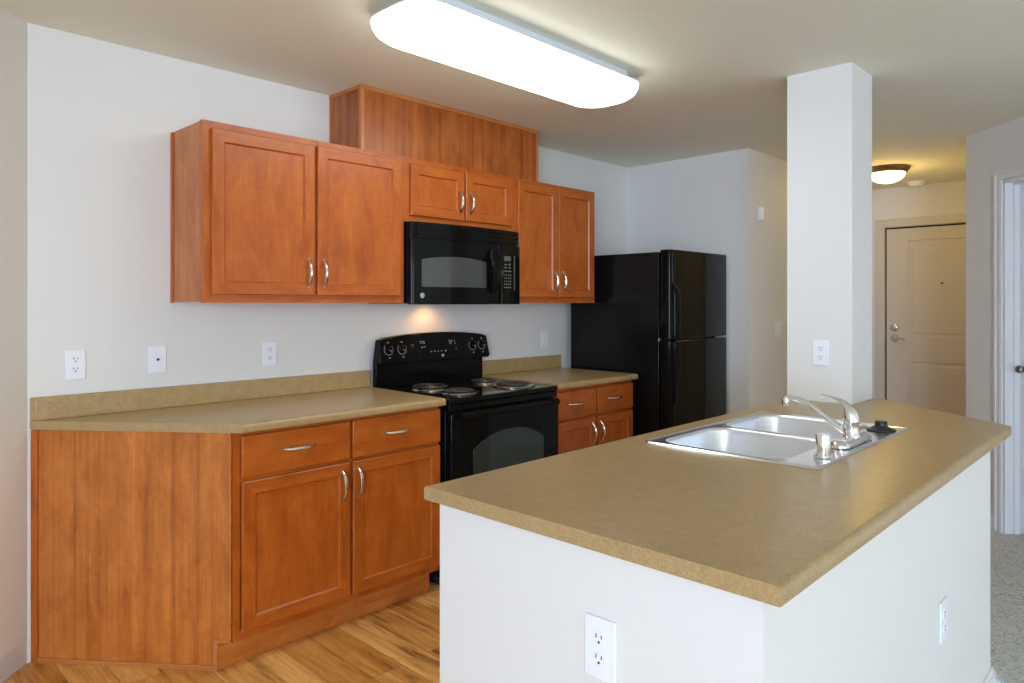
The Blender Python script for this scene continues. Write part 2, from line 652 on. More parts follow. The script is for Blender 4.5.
lathe(bm, [(0.009, 0), (0.009, 0.003), (0.005, 0.004), (0.0, 0.004)], (GX, -1.57, 1.525), 'X', 14)
obj('peephole', bm, M['slot'], dr)
bm = B()
box(bm, GX + 0.003, GX + 0.04, ya, DY0 - 0.001, FZ, DZ - 0.002)
box(bm, GX + 0.003, GX + 0.04, DY1, ya, DZ - 0.014, DZ - 0.001)
obj('weather_strip', bm, M['dark_gap'], dr)
bm = B()
for y0, y1, z0, z1 in ((DY0 + 0.002, DY0 + 0.075, FZ, DZ + 0.075), (DY1, DY0 + 0.002, DZ + 0.002, DZ + 0.075), (-2.09, DY1, FZ, DZ + 0.075)):
    box(bm, XE - 0.013, XE, y0, y1, z0, z1)
struct('trim_1', bm, M['door_beige'], bevel=0.004)

# ---- white door in the diagonal wall
dw = bpy.data.objects.new('door_2', None)
COL.objects.link(dw)
dw.location = (TD @ Vector((0.74, -0.09, FZ)))
dw['kind'] = 'structure'
bm = B()
box(bm, SO0 + 0.02, SO1 - 0.02, -0.112, -0.078, FZ + 0.012, SOZ - 0.022, TD)
obj('door_panel', bm, M['door_white'], dw, bevel=0.002)
bm = B()
Tn = TD @ Matrix.Translation((0.412, -0.078, 0.975)) @ Matrix.Rotation(R(90), 4, 'X')
prof = [(0.03, 0), (0.03, -0.006), (0.022, -0.012), (0.011, -0.014), (0.011, -0.03), (0.020, -0.04), (0.023, -0.05), (0.018, -0.06), (0.0, -0.063)]
lathe(bm, prof, (0, 0, 0), 'Z', 20)
for v in bm.verts:
    v.co = Tn @ v.co
obj('door_knob', bm, M['dark_nickel'], dw, smooth=True)
bm = B()
cz = FZ + 0.006
for s0, s1, z0, z1 in ((SO0 - 0.06, SO0, cz, SOZ + 0.055), (SO0, SO1, SOZ, SOZ + 0.055), (SO1, SO1 + 0.06, cz, SOZ + 0.055)):
    box(bm, s0, s1, 0, 0.011, z0, z1, TD)
for s0, s1, z0, z1 in ((SO0 - 0.06, SO0 - 0.042, cz, SOZ + 0.055), (SO0 - 0.042, SO1 + 0.042, SOZ + 0.037, SOZ + 0.055), (SO1 + 0.042, SO1 + 0.06, cz, SOZ + 0.055)):
    box(bm, s0, s1, 0.011, 0.018, z0, z1, TD)
box(bm, SO0 - 0.02, SO0 - 0.008, 0.011, 0.014, cz, SOZ + 0.008, TD)
struct('trim_2', bm, M['trim'], bevel=0.002)
bm = B()
box(bm, SO0, SO0 + 0.018, -0.12, 0.004, cz, SOZ, TD)
box(bm, SO1 - 0.018, SO1, -0.12, 0.004, cz, SOZ, TD)
box(bm, SO0, SO1, -0.12, 0.004, SOZ - 0.018, SOZ, TD)
box(bm, SO0 + 0.018, SO0 + 0.03, -0.077, -0.045, cz, SOZ - 0.018, TD)
box(bm, SO0 + 0.018, SO1 - 0.018, -0.077, -0.045, SOZ - 0.03, SOZ - 0.018, TD)
struct('trim_3', bm, M['trim'], bevel=0.0015)


# ------------------------------------------------------------------ cabinets
def shaker_door(x0, x1, z0, z1, yb, parent, frame=0.054, th=0.019):
    """mitred frame and recessed flat panel, facing -Y"""
    bm = B()
    gl = bm.faces.layers.int.new('grain')
    yf = yb - th
    bev = 0.006
    rec = 0.0085

    def loop(off, y):
        return [bm.verts.new(p) for p in ((x0 + off, y, z0 + off), (x1 - off, y, z0 + off), (x1 - off, y, z1 - off), (x0 + off, y, z1 - off))]
    L = [loop(0, yb), loop(0, yf + 0.0025), loop(0.0025, yf), loop(frame - bev, yf), loop(frame, yf + rec)]
    for a, b in zip(L, L[1:]):
        for k in range(4):
            f = bm.faces.new((a[k], a[(k + 1) % 4], b[(k + 1) % 4], b[k]))
            f[gl] = 1 if k in (0, 2) else 2
    f = bm.faces.new(L[-1])
    f[gl] = 0
    f = bm.faces.new(L[0][::-1])
    f[gl] = 0
    return obj('door', bm, M['wood'], parent)


def slab(name, x0, x1, z0, z1, yb, parent, th=0.019):
    bm = B()
    box(bm, x0, x1, yb - th, yb, z0, z1)
    return obj(name, bm, M['wood'], parent, bevel=0.003, grain='X')


def pull(parent, x, z, yface, vertical=True, length=0.118):
    """arched bow pull"""
    bm = B()
    n = 16
    path, rad = [], []
    for k in range(n + 1):
        t = -1 + 2 * k / n
        out = 0.030 * (1 - abs(t) ** 2.6)
        d = t * length / 2
        path.append((x, yface - out + 0.002, z + d) if vertical else (x + d, yface - out + 0.002, z))
        rad.append(0.0058 + 0.0022 * (1 - t * t))
    tube(bm, path, rad, 10, 1.0, up=Vector((0, 0, 1)) if not vertical else Vector((1, 0, 0)))
    for s in (-1, 1):
        d = s * length / 2
        c = (x, yface, z + d) if vertical else (x + d, yface, z)
        lathe(bm, [(0.0065, 0), (0.0065, 0.003), (0.0045, 0.006), (0, 0.0065)], c, 'Y', 12)
    return obj('pull_handle', bm, M['nickel'], parent, smooth=True)


# ---- upper cabinets
DU = 0.3202
UZ0, UZ1 = 1.3515, 2.072


def face_frame(parent, x0, x1, z0, z1, yb, yf, rails, stile=0.04, mids=()):
    bm = B()
    gl = bm.faces.layers.int.new('grain')
    box(bm, x0, x0 + stile, yf, yb, z0, z1)
    box(bm, x1 - stile, x1, yf, yb, z0, z1)
    for c in mids:
        box(bm, c - 0.02, c + 0.02, yf, yb, z0 + 0.001, z1 - 0.001)
    for a, b in rails:
        for f in box(bm, x0 + stile, x1 - stile, yf + 0.0003, yb, a, b):
            f[gl] = 1
    return obj('face_frame', bm, M['wood'], parent)


def upper_cabinet(label, x0, x1, z0, z1, doors, pulls, left_finished=False, grp='stained maple wall cabinets'):
    t = thing('wall_cabinet', label, 'cabinet', ((x0 + x1) / 2, -0.16, z0), grp)
    bm = B()
    box(bm, x0 + 0.0004, x1 - 0.0004, -DU + 0.019, -0.002, z0 + 0.004, z1)
    obj('carcass', bm, M['veneer'], t)
    face_frame(t, x0 + 0.0004, x1 - 0.0004, z0, z1, -DU + 0.019, -DU, ((z0, z0 + 0.04), (z1 - 0.04, z1)), 0.035, ((x0 + x1) / 2,))
    if left_finished:
        boxobj('scribe_strip', M['wood'], t, x0 - 0.006, x0 + 0.0004, -0.022, -0.002, z0, z1, bevel=0.001)
        boxobj('side_stile', M['wood'], t, x0 - 0.004, x0 + 0.0004, -DU + 0.0005, -DU + 0.019, z0, z1)
    for (a, b, c, d), (px, pz) in zip(doors, pulls):
        dr_ = shaker_door(a, b, c, d, -DU, t)
        pull(dr_, px, pz, -DU - 0.019)
    return t


upper_cabinet('wide two-door maple wall cabinet left of the microwave', -1.0, -0.0205, UZ0, UZ1,
              [(-0.971, -0.520, 1.385, 2.042), (-0.504, -0.049, 1.385, 2.046)], [(-0.553, 1.482), (-0.478, 1.482)], True)
upper_cabinet('short two-door maple wall cabinet directly above the black microwave', -0.02, 0.7785, 1.755, UZ1,
              [(0.014, 0.368, 1.787, 2.043), (0.379, 0.733, 1.789, 2.046)], [(0.330, 1.883), (0.407, 1.883)])
upper_cabinet('narrow tall two-door maple wall cabinet between microwave and refrigerator', 0.779, 1.5245, UZ0, UZ1,
              [(0.787, 1.138, 1.386, 2.050), (1.146, 1.496, 1.386, 2.054)], [(1.103, 1.482), (1.180, 1.482)])

# ---- boxed duct chase standing on the wall cabinets
t = thing('vent_chase', 'tall maple veneer box between the wall cabinets and the ceiling', 'cabinet', (0.39, -0.14, UZ1))
VX0, VX1, VY = -0.242, 1.019, -0.281
vz = UZ1 + 0.001
boxobj('front_panel', M['veneer_shaded'], t, VX0 + 0.02, VX1 - 0.016, VY + 0.004, VY + 0.018, vz, H - 0.022)
boxobj('side_panel', M['veneer_shaded'], t, VX0 + 0.003, VX0 + 0.016, VY + 0.02, -0.012, vz, H - 0.018)
boxobj('side_panel', M['veneer_shaded'], t, VX1 - 0.016, VX1 - 0.003, VY + 0.02, -0.012, vz, H - 0.018)
for a in ((VX0, VX0 + 0.020, VY, VY + 0.020, vz, H - 0.001), (VX1 - 0.016, VX1, VY, VY + 0.020, vz, H - 0.001),
          (VX0, VX0 + 0.014, -0.016, -0.002, vz, H - 0.001), (VX1 - 0.014, VX1, -0.016, -0.002, vz, H - 0.001)):
    boxobj('corner_trim', M['wood_edge'], t, *a, bevel=0.001)
boxobj('top_trim', M['wood_edge'], t, VX0 + 0.020, VX1 - 0.016, VY, VY + 0.018, H - 0.022, H - 0.001, grain='X', bevel=0.001)
boxobj('top_trim', M['wood_edge'], t, VX0, VX0 + 0.016, VY + 0.02, -0.016, H - 0.018, H - 0.001, grain='Y', bevel=0.001)

# ---- base cabinets
DF = 0.608
TK = -0.565                    # toe kick plane
ZT = 0.1165
ZB = 0.8780
PA, PF = (-1.500, -0.003), (-1.012, -DF)
XB = -0.040


def on_panel(y):
    k = (y - PA[1]) / (PF[1] - PA[1])
    return (PA[0] + (PF[0] - PA[0]) * k, y)


t = thing('base_cabinet', 'base cabinet with two drawers and two doors and an angled end panel', 'cabinet', (-0.6, -0.3, FZ), 'stained maple base cabinets')
bm = B()
pin = on_panel(-0.585)
prism(bm, [(-1.42, -0.02), (-0.97, -0.589), (XB - 0.001, -0.589), (XB - 0.001, -0.003)], ZT + 0.001, ZB - 0.002)
obj('carcass', bm, M['veneer'], t)
bm = B()
tq = on_panel(TK)
prism(bm, [(tq[0] + 0.001, TK), (XB - 0.02, TK), (XB - 0.02, TK + 0.015), (tq[0] + 0.001, TK + 0.015)], FZ, ZT)
obj('toe_kick', bm, M['veneer'], t, grain='X')
# angled end panel with the toe-kick notch
dv = Vector((PF[0] - PA[0], PF[1] - PA[1], 0))
plen = dv.length
dv.normalize()
nv = Vector((dv.y, -dv.x, 0))            # outward
if nv.x > 0:
    nv = -nv
TP = Matrix(((dv.x, nv.x, 0, PA[0]), (dv.y, nv.y, 0, PA[1]), (0, 0, 1, 0), (0, 0, 0, 1)))
kt = plen * (TK - PA[1]) / (PF[1] - PA[1])
bm = B()
out = [(0, FZ), (kt, FZ), (kt, ZT), (plen - 0.006, ZT), (plen - 0.006, ZB), (0, ZB)]
lo = [bm.verts.new(TP @ Vector((a, -0.016, b))) for a, b in out]
hi = [bm.verts.new(TP @ Vector((a, 0.0, b))) for a, b in out]
for k in range(len(out)):
    bm.faces.new((lo[k], lo[(k + 1) % 6], hi[(k + 1) % 6], hi[k]))
bm.faces.new((hi[0], hi[1], hi[2], hi[5]))
bm.faces.new((hi[2], hi[3], hi[4], hi[5]))
bm.faces.new((lo[0], lo[1], lo[2], lo[5])[::-1])
bm.faces.new((lo[2], lo[3], lo[4], lo[5])[::-1])
o = obj('end_panel', bm, M['veneer'], t)
bm = B()
box(bm, 0.0, 0.026, 0.0, 0.007, FZ, ZB - 0.001, TP)
obj('scribe_strip', bm, M['wood'], o, bevel=0.001)
bm = B()
box(bm, 0.026, kt, 0.0, 0.006, FZ, FZ + 0.018, TP)
obj('base_strip', bm, M['wood_edge'], o, grain='X', bevel=0.001)
bm = B()
box(bm, kt - 0.016, kt, 0.0, 0.0035, FZ + 0.018, ZT, TP)
box(bm, kt - 0.016, plen - 0.006, 0.0, 0.0035, ZT, ZT + 0.010, TP)
obj('notch_strip', bm, M['wood_edge'], o)
# face frame; its left stile is mitred to the end panel
bm = B()
gl = bm.faces.layers.int.new('grain')
prism(bm, [(PF[0], -DF), (-0.985, -DF), (-0.985, -0.589), (PF[0] + 0.002, -0.589 - 0.002)], ZT, ZB)
box(bm, -0.55, -0.49, -DF, -0.589, ZT + 0.035, ZB - 0.002)
box(bm, XB - 0.03, XB, -DF, -0.589, ZT, ZB)
for a, b in ((ZT, ZT + 0.036), (0.69, 0.72), (ZB - 0.03, ZB)):
    for f in box(bm, -0.985, XB - 0.03, -DF + 0.0003, -0.589, a, b):
        f[gl] = 1
obj('face_frame', bm, M['wood'], t)
for x0, x1, px in ((-0.984, -0.526, -0.760), (-0.513, -0.044, -0.287)):
    d = slab('drawer', x0, x1, 0.712, 0.864, -DF, t)
    pull(d, px, 0.793, -DF - 0.019, False, 0.125)
for x0, x1, px in ((-0.982, -0.526, -0.564), (-0.511, -0.044, -0.488)):
    d = shaker_door(x0, x1, 0.147, 0.696, -DF, t)
    pull(d, px, 0.608, -DF - 0.019)

RX0, RX1 = 0.782, 1.522
t = thing('base_cabinet', 'narrow base cabinet with two drawers between stove and refrigerator', 'cabinet', (1.15, -0.3, FZ), 'stained maple base cabinets')
bm = B()
box(bm, RX0, RX1, -0.589, -0.003, ZT + 0.001, ZB - 0.002)
obj('carcass', bm, M['veneer'], t)
boxobj('toe_kick', M['veneer'], t, RX0 + 0.01, RX1 - 0.01, TK, TK + 0.015, FZ, ZT, grain='X')
face_frame(t, RX0, RX1, ZT, ZB, -0.589, -DF, ((ZT, ZT + 0.036), (0.69, 0.72), (ZB - 0.03, ZB)), 0.03, (1.147,))
for x0, x1, px in ((0.792, 1.139, 0.953), (1.156, 1.514, 1.318)):
    d = slab('drawer', x0, x1, 0.706, 0.860, -DF, t)
    pull(d, px, 0.786, -DF - 0.019, False, 0.125)
for x0, x1, px in ((0.792, 1.139, 1.100), (1.156, 1.514, 1.180)):
    d = shaker_door(x0, x1, 0.147, 0.690, -DF, t)
    pull(d, px, 0.600, -DF - 0.019)


# ------------------------------------------------------------------ countertops
def counter(name, label, pts, z0, z1, round_y, hole=None, top_extra=0.0, loc=None):
    t = thing(name, label, 'countertop', loc, None)
    bm = B()
    if hole is None:
        top = bm.faces.new([bm.verts.new((p[0], p[1], z0)) for p in pts])
        faces = [top]
    else:
        faces = hole(bm, z0)
    r = bmesh.ops.extrude_face_region(bm, geom=faces)
    vs = [g for g in r['geom'] if isinstance(g, bmesh.types.BMVert)]
    for v in vs:
        v.co.z = z1
    bm.normal_update()
    bmesh.ops.recalc_face_normals(bm, faces=bm.faces[:])
    for yv, off in round_y:
        ed = [e_ for e_ in bm.edges if all(abs(v.co.y - yv) < 1e-4 and abs(v.co.z - z1) < 1e-4 for v in e_.verts)]
        eb = [e_ for e_ in bm.edges if all(abs(v.co.y - yv) < 1e-4 and abs(v.co.z - z0) < 1e-4 for v in e_.verts)]
        bmesh.ops.bevel(bm, geom=ed, offset=off, segments=6, profile=0.5, affect='EDGES')
        bmesh.ops.bevel(bm, geom=eb, offset=0.004, segments=2, profile=0.5, affect='EDGES')
    return t, obj('worktop', bm, M['laminate'], t, smooth=True, angle=25)


CZ0, CZ1 = 0.8796, 0.912
YF = -0.6466
CXR = -0.018
t, o = counter('countertop', 'tan laminate countertop with an angled left end and backsplash, left of the stove',
               [(-1.507, -0.002), (-0.9926, YF), (-0.028, YF), (-0.006, -0.002)], CZ0, CZ1, [(YF, 0.013)], loc=(-0.7, -0.3, CZ0))
bm = B()
prism(bm, [(-1.507, -0.002), (-1.492, -0.021), (-0.0066, -0.021), (-0.006, -0.002)], CZ1, 0.9985)
obj('backsplash', bm, M['laminate'], t, bevel=0.003)
t, o = counter('countertop', 'short tan laminate countertop between the stove and the refrigerator',
               [(0.7765, -0.002), (0.7765, YF), (1.5374, YF), (1.5374, -0.002)], CZ0, CZ1, [(YF, 0.013)], loc=(1.15, -0.3, CZ0))
bm = B()
box(bm, 0.7765, 1.546, -0.021, -0.002, CZ1, 0.9985)
obj('backsplash', bm, M['laminate'], t, bevel=0.003)

QX0, QX1, QY0, QY1 = -1.0784, 0.8821, -2.6558, -1.786
HX0, HX1, HY0, HY1 = -0.245, 0.555, -2.390, -1.890
SKX0, SKX1, SKY0, SKY1 = -0.268, 0.578, -2.408, -1.868


def island_faces(bm, z):
    V = {}

    def v(x, y):
        k = (round(x, 5), round(y, 5))
        if k not in V:
            V[k] = bm.verts.new((x, y, z))
        return V[k]
    fs = []
    fs.append(bm.faces.new([v(QX0, QY0), v(HX0, QY0), v(HX0, HY0), v(HX0, HY1), v(HX0, QY1), v(QX0, QY1)]))
    fs.append(bm.faces.new([v(HX0, QY0), v(HX1, QY0), v(HX1, HY0), v(HX0, HY0)]))
    fs.append(bm.faces.new([v(HX0, HY1), v(HX1, HY1), v(HX1, QY1), v(HX0, QY1)]))
    fs.append(bm.faces.new([v(HX1, QY0), v(QX1, QY0), v(QX1 + 0.012, QY0 + 0.006), v(1.372, -2.0628), v(CX0 - 0.0006, -2.0628), v(CX0 - 0.0006, QY1), v(HX1, QY1), v(HX1, HY1), v(HX1, HY0)]))
    return fs


t, o = counter('island_countertop', 'long tan laminate island countertop holding the sink, in the foreground',
               None, CZ0, CZ1, [(QY0, 0.015), (QY1, 0.010)], island_faces, loc=(0, -2.2, CZ0))

# ------------------------------------------------------------------ sink, faucet
t = thing('kitchen_sink', 'double bowl stainless steel drop-in sink in the island countertop', 'sink', (0.155, -2.14, CZ1))
ZD = CZ1 + 0.0045
bowls = [(-0.236, 0.142, -2.302, -1.902), (0.170, 0.546, -2.302, -1.902)]
bm = B()
edges = []
bead_out = rrect(SKX0, SKX1, SKY0, SKY1, 0.022)
bead_mid = rrect(SKX0 + 0.005, SKX1 - 0.005, SKY0 + 0.005, SKY1 - 0.005, 0.018)
bead_in = rrect(SKX0 + 0.012, SKX1 - 0.012, SKY0 + 0.012, SKY1 - 0.012, 0.013)
rings = []
for pts, z in ((bead_out, CZ1 + 0.0006), (bead_mid, ZD + 0.0009), (bead_in, ZD - 0.001)):
    rings.append([bm.verts.new((p[0], p[1], z)) for p in pts])
for a, b in zip(rings, rings[1:]):
    for k in range(len(a)):
        bm.faces.new((a[k], a[(k + 1) % len(a)], b[(k + 1) % len(b)], b[k]))
L = [rings[-1]]
for x0, x1, y0, y1 in bowls:
    L.append([bm.verts.new((p[0], p[1], ZD - 0.001)) for p in rrect(x0, x1, y0, y1, 0.07, 10)])
es = []
for lp in L:
    for k in range(len(lp)):
        p, q = lp[k], lp[(k + 1) % len(lp)]
        e_ = bm.edges.get((p, q)) or bm.edges.new((p, q))
        es.append(e_)
bmesh.ops.triangle_fill(bm, use_beauty=True, use_dissolve=False, edges=es)
obj('sink_deck', bm, M['steel'], t, smooth=True, angle=40)
for x0, x1, y0, y1 in bowls:
    bm = B()
    rings = []
    for off, z, r in ((0, ZD - 0.001, 0.07), (0.003, ZD - 0.004, 0.07), (0.006, ZD - 0.012, 0.068), (0.014, ZD - 0.15, 0.062), (0.022, ZD - 0.168, 0.06), (0.045, ZD - 0.176, 0.05), (0.12, ZD - 0.178, 0.04)):
        rings.append([bm.verts.new((p[0], p[1], z)) for p in rrect(x0 + off, x1 - off, y0 + off, y1 - off, r, 10)])
    for a, b in zip(rings, rings[1:]):
        for k in range(len(a)):
            bm.faces.new((a[k], a[(k + 1) % len(a)], b[(k + 1) % len(b)], b[k]))
    bm.faces.new(rings[-1])
    o = obj('bowl', bm, M['steel_bowl'], t, smooth=True, angle=60)
    bm = B()
    lathe(bm, [(0.044, 0), (0.044, 0.002), (0.036, 0.003), (0.03, -0.002), (0.0, -0.002)], ((x0 + x1) / 2, (y0 + y1) / 2, ZD - 0.1775), 'Z', 28)
    obj('drain', bm, M['chrome'], o, smooth=True)

FX, FY = 0.155, -2.354
t = thing('faucet', 'chrome single-lever kitchen faucet standing on the sink deck', 'faucet', (FX, FY, ZD))
bm = B()
rings = []
for off, z in ((0, 0.0), (0, 0.006), (0.004, 0.014), (0.012, 0.020), (0.02, 0.022)):
    rings.append([bm.verts.new((p[0], p[1], ZD + 0.001 + z)) for p in rrect(FX - 0.128 + off, FX + 0.128 - off, FY - 0.027 + off, FY + 0.027 - off, 0.027 - off * 0.9 if off < 0.02 else 0.005, 8)])
for a, b in zip(rings, rings[1:]):
    for k in range(len(a)):
        bm.faces.new((a[k], a[(k + 1) % len(a)], b[(k + 1) % len(b)], b[k]))
bm.faces.new(rings[-1])
obj('base_plate', bm, M['chrome'], t, smooth=True)
bm = B()
lathe(bm, [(0.026, 0), (0.026, 0.006), (0.0235, 0.010), (0.0225, 0.03), (0.0228, 0.044), (0.0236, 0.046), (0.0236, 0.050), (0.0, 0.051)], (FX, FY, ZD + 0.018), 'Z', 32)
obj('body', bm, M['chrome'], t, smooth=True)
bm = B()
# lever hub: slanted cap that sweeps up into the handle, pointing over the bowls
rings = []
prof = [(0.0, 0.0, 0.0228, 0.0228), (0.001, 0.014, 0.0225, 0.0225), (0.004, 0.028, 0.0185, 0.021), (0.011, 0.042, 0.0115, 0.0165), (0.022, 0.054, 0.0075, 0.012), (0.040, 0.063, 0.0052, 0.009), (0.062, 0.069, 0.0042, 0.0075), (0.082, 0.072, 0.004, 0.0065), (0.092, 0.073, 0.0045, 0.006)]
path = []
for k, (dy, dz, ru, rs) in enumerate(prof):
    path.append(Vector((FX, FY + dy, ZD + 0.068 + dz)))
for k, (dy, dz, ru, rs) in enumerate(prof):
    tt = (path[min(k + 1, len(path) - 1)] - path[max(k - 1, 0)]).normalized()
    if k == 0:
        tt = Vector((0, 0, 1))
    s = Vector((1, 0, 0))
    u = tt.cross(s)
    rings.append([bm.verts.new(path[k] + s * rs * math.cos(2 * math.pi * q / 16) + u * ru * math.sin(2 * math.pi * q / 16)) for q in range(16)])
for a, b in zip(rings, rings[1:]):
    for q in range(16):
        bm.faces.new((a[q], a[(q + 1) % 16], b[(q + 1) % 16], b[q]))
bm.faces.new(rings[0][::-1])
bm.faces.new(rings[-1])
obj('lever', bm, M['chrome'], t, smooth=True, angle=60)
bm = B()
P0, P1, P2, P3 = [Vector(p) for p in ((FX, FY + 0.015, ZD + 0.030), (FX, FY + 0.09, ZD + 0.075), (FX, FY + 0.14, ZD + 0.130), (FX, FY + 0.203, ZD + 0.122))]
path = []
for k in range(21):
    u = k / 20
    path.append(P0 * (1 - u) ** 3 + P1 * 3 * u * (1 - u) ** 2 + P2 * 3 * u * u * (1 - u) + P3 * u ** 3)
tube(bm, path, [0.0105 - 0.0015 * k / 20 for k in range(21)], 14)
o = obj('spout', bm, M['chrome'], t, smooth=True, angle=60)
bm = B()
lathe(bm, [(0.0105, 0.010), (0.012, 0.006), (0.0125, -0.014), (0.011, -0.019), (0.0, -0.019)], (FX, FY + 0.205, ZD + 0.114), 'Z', 20)
obj('aerator', bm, M['chrome'], o, smooth=True)

bm = B()
lathe(bm, [(0.025, 0), (0.025, 0.005), (0.0205, 0.0056), (0.0205, 0.060), (0.0192, 0.064), (0.0, 0.064)], (-0.112, -2.366, ZD + 0.0008), 'Z', 32)
tag(obj('air_gap_cap', bm, M['chrome'], None, smooth=True), 'short chrome cylindrical cap on the near corner of the sink deck', 'sink fitting')
bm = B()
lathe(bm, [(0.046, 0), (0.046, 0.003), (0.030, 0.009), (0.021, 0.014), (0.0185, 0.020), (0.0195, 0.029), (0.018, 0.031), (0.0, 0.030)], (0.455, -2.352, ZD + 0.0008), 'Z', 32)
tag(obj('sink_stopper', bm, M['rubber'], None, smooth=True), 'black rubber sink stopper lying on the far right of the sink deck', 'stopper')


# ------------------------------------------------------------------ microwave
def emblem(parent, c, r, y):
    """round silver badge with a dark rim and monogram, facing -Y"""
    bm = B()
    lathe(bm, [(r, 0), (r, 0.0012), (r * 0.92, 0.002), (0, 0.002)], (c[0], y, c[1]), 'Y', 28)
    d = obj('emblem', bm, M['silver'], parent)
    bm = B()
    # script-like monogram: two looped strokes inside a ring
    ring = [(c[0] + r * 0.84 * math.cos(2 * math.pi * k / 24), y - 0.0022, c[1] + r * 0.84 * math.sin(2 * math.pi * k / 24)) for k in range(25)]
    tube(bm, ring, r * 0.045, 6, 0.4, up=Vector((0, 1, 0)))
    for off, pts in ((-0.30, ((0.22, 0.36), (0.05, 0.48), (-0.18, 0.38), (-0.28, 0.05), (-0.2, -0.32), (0.02, -0.42), (0.2, -0.25), (0.22, -0.02), (0.02, -0.02))),
                     (0.30, ((0.22, 0.34), (0.02, 0.46), (-0.16, 0.28), (0.02, 0.05), (-0.2, -0.1), (-0.18, -0.36), (0.04, -0.44), (0.25, -0.26)))):
        tube(bm, [(c[0] + r * (off + p[0] * 1.0), y - 0.0022, c[1] + r * p[1]) for p in pts], r * 0.055, 6, 0.4, up=Vector((0, 1, 0)))
    obj('monogram', bm, M['slot'], d)
    return d


MX0, MX1 = -0.0145, 0.766
MZ0, MZ1 = 1.342, 1.752
t = thing('microwave_oven', 'black over-the-range microwave oven below the short wall cabinet', 'microwave', ((MX0 + MX1) / 2, -0.2, MZ0))
mc, mh = (MX0 + MX1) / 2, (MX1 - MX0) / 2


def mfront(x, base=-0.368, bow=0.040):
    return base - bow * (1 - ((x - mc) / mh) ** 2)


def bowed(bm, x0, x1, z0, z1, out, back, n=18, ztop=None, edge=0.0):
    """slab whose front follows the bowed microwave face, pushed out by `out`"""
    cols = []
    xs = [x0 + (x1 - x0) * k / n for k in range(n + 1)]
    if edge:
        xs = [x0 + edge * q for q in (0, 0.05, 0.18, 0.4, 0.7)] + [x for x in xs if x0 + edge <= x <= x1 - edge] + [x1 - edge * q for q in (0.7, 0.4, 0.18, 0.05, 0)]
    for x in xs:
        yf = mfront(x) - out
        d_ = min(x - x0, x1 - x)
        if d_ < edge:
            yf += edge - math.sqrt(max(0.0, edge ** 2 - (edge - d_) ** 2))
        zt = z1 if ztop is None else ztop(x)
        cols.append([bm.verts.new((x, yf, z0)), bm.verts.new((x, yf, zt)), bm.verts.new((x, back, zt)), bm.verts.new((x, back, z0))])
    for a, b in zip(cols, cols[1:]):
        for q in range(4):
            bm.faces.new((a[q], a[(q + 1) % 4], b[(q + 1) % 4], b[q]))
    bm.faces.new(cols[0])
    bm.faces.new(cols[-1][::-1])


boxobj('body', M['black_side'], t, MX0 + 0.004, MX1 - 0.004, -0.352, -0.004, MZ0 + 0.006, MZ1, bevel=0.002)
bm = B()
bowed(bm, MX0, MX1, 1.672, MZ1, -0.004, -0.338, edge=0.014)
for k in range(3):
    bowed(bm, MX0 + 0.03, MX1 - 0.02, 1.683 + k * 0.024, 1.699 + k * 0.024, 0.004, -0.36)
obj('vent_grille', bm, M['black'], t, smooth=True, angle=30)
XD = 0.586
bm = B()
bowed(bm, MX0, XD, MZ0 + 0.002, 1.669, 0.0, -0.345, edge=0.014)
d = obj('door', bm, M['black'], t, smooth=True, angle=30)
bm = B()
bowed(bm, 0.045, 0.462, 1.432, 1.566, 0.0015, -0.36, 18, lambda x: 1.568 + 0.018 * (1 - ((x - 0.2535) / 0.2085) ** 2))
obj('window', bm, M['mw_glass'], d, smooth=True, angle=30)
emblem(d, (0.047, 1.388), 0.0135, mfront(0.06) - 0.0006)
# lens-shaped grip
bm = B()
n = 20
rows = []
for k in range(n + 1):
    u = -1 + 2 * k / n
    z = 1.523 + u * 0.122
    hw = 0.046 * math.sqrt(max(0.0, 1 - abs(u) ** 2.0)) + 0.002
    xm = 0.510
    out = 0.036 * (1 - u * u) + 0.004
    yb_ = mfront(xm)
    sec = []
    for q in range(9):
        w = -1 + q / 4
        sec.append(bm.verts.new((xm + hw * w, yb_ - out * (1.0 - 0.35 * (1 - w * w)) if abs(w) < 0.99 else yb_ - out, z)))
    rows.append(sec + [bm.verts.new((xm + hw * 0.9, yb_ + 0.002, z)), bm.verts.new((xm - hw * 0.9, yb_ + 0.002, z))])
m_ = len(rows[0])
for a, b in zip(rows, rows[1:]):
    for q in range(m_):
        bm.faces.new((a[q], a[(q + 1) % m_], b[(q + 1) % m_], b[q]))
bm.faces.new(rows[0])
bm.faces.new(rows[-1][::-1])
obj('handle', bm, M['black'], d, smooth=True, angle=50)
bm = B()
bowed(bm, XD + 0.004, MX1, MZ0 + 0.002, 1.669, 0.0, -0.345, 8, edge=0.006)
cp = obj('control_panel', bm, M['black'], t, smooth=True, angle=30)
bm = B()
bowed(bm, 0.612, 0.672, 1.585, 1.610, 0.0008, -0.36, 5)
obj('display', bm, M['print_dim'], cp)
bm = B()
for row, (z, n_, w) in enumerate(((1.563, 2, 0.020), (1.546, 2, 0.020), (1.527, 4, 0.016), (1.506, 4, 0.007), (1.489, 4, 0.007), (1.472, 4, 0.007), (1.455, 4, 0.010), (1.437, 4, 0.012))):
    for k in range(n_):
        xm = 0.606 + (0.072 * (k + 0.5) / n_)
        if row in (3, 4, 5) and k == 3:
            w = 0.013
        bowed(bm, xm - w / 2, xm + w / 2, z - 0.0026, z + 0.0026, 0.0008, -0.37, 2)
obj('keypad', bm, M['print_soft'], cp)
bm = B()
bowed(bm, 0.704, 0.713, 1.42, 1.615, 0.0008, -0.36, 2)
obj('side_stripe', bm, M['print_dim'], cp)
bm = B()
box(bm, 0.13, 0.27, -0.30, -0.19, MZ0 + 0.003, MZ0 + 0.0058)
obj('lamp_lens', bm, M['hood_lens'], t)
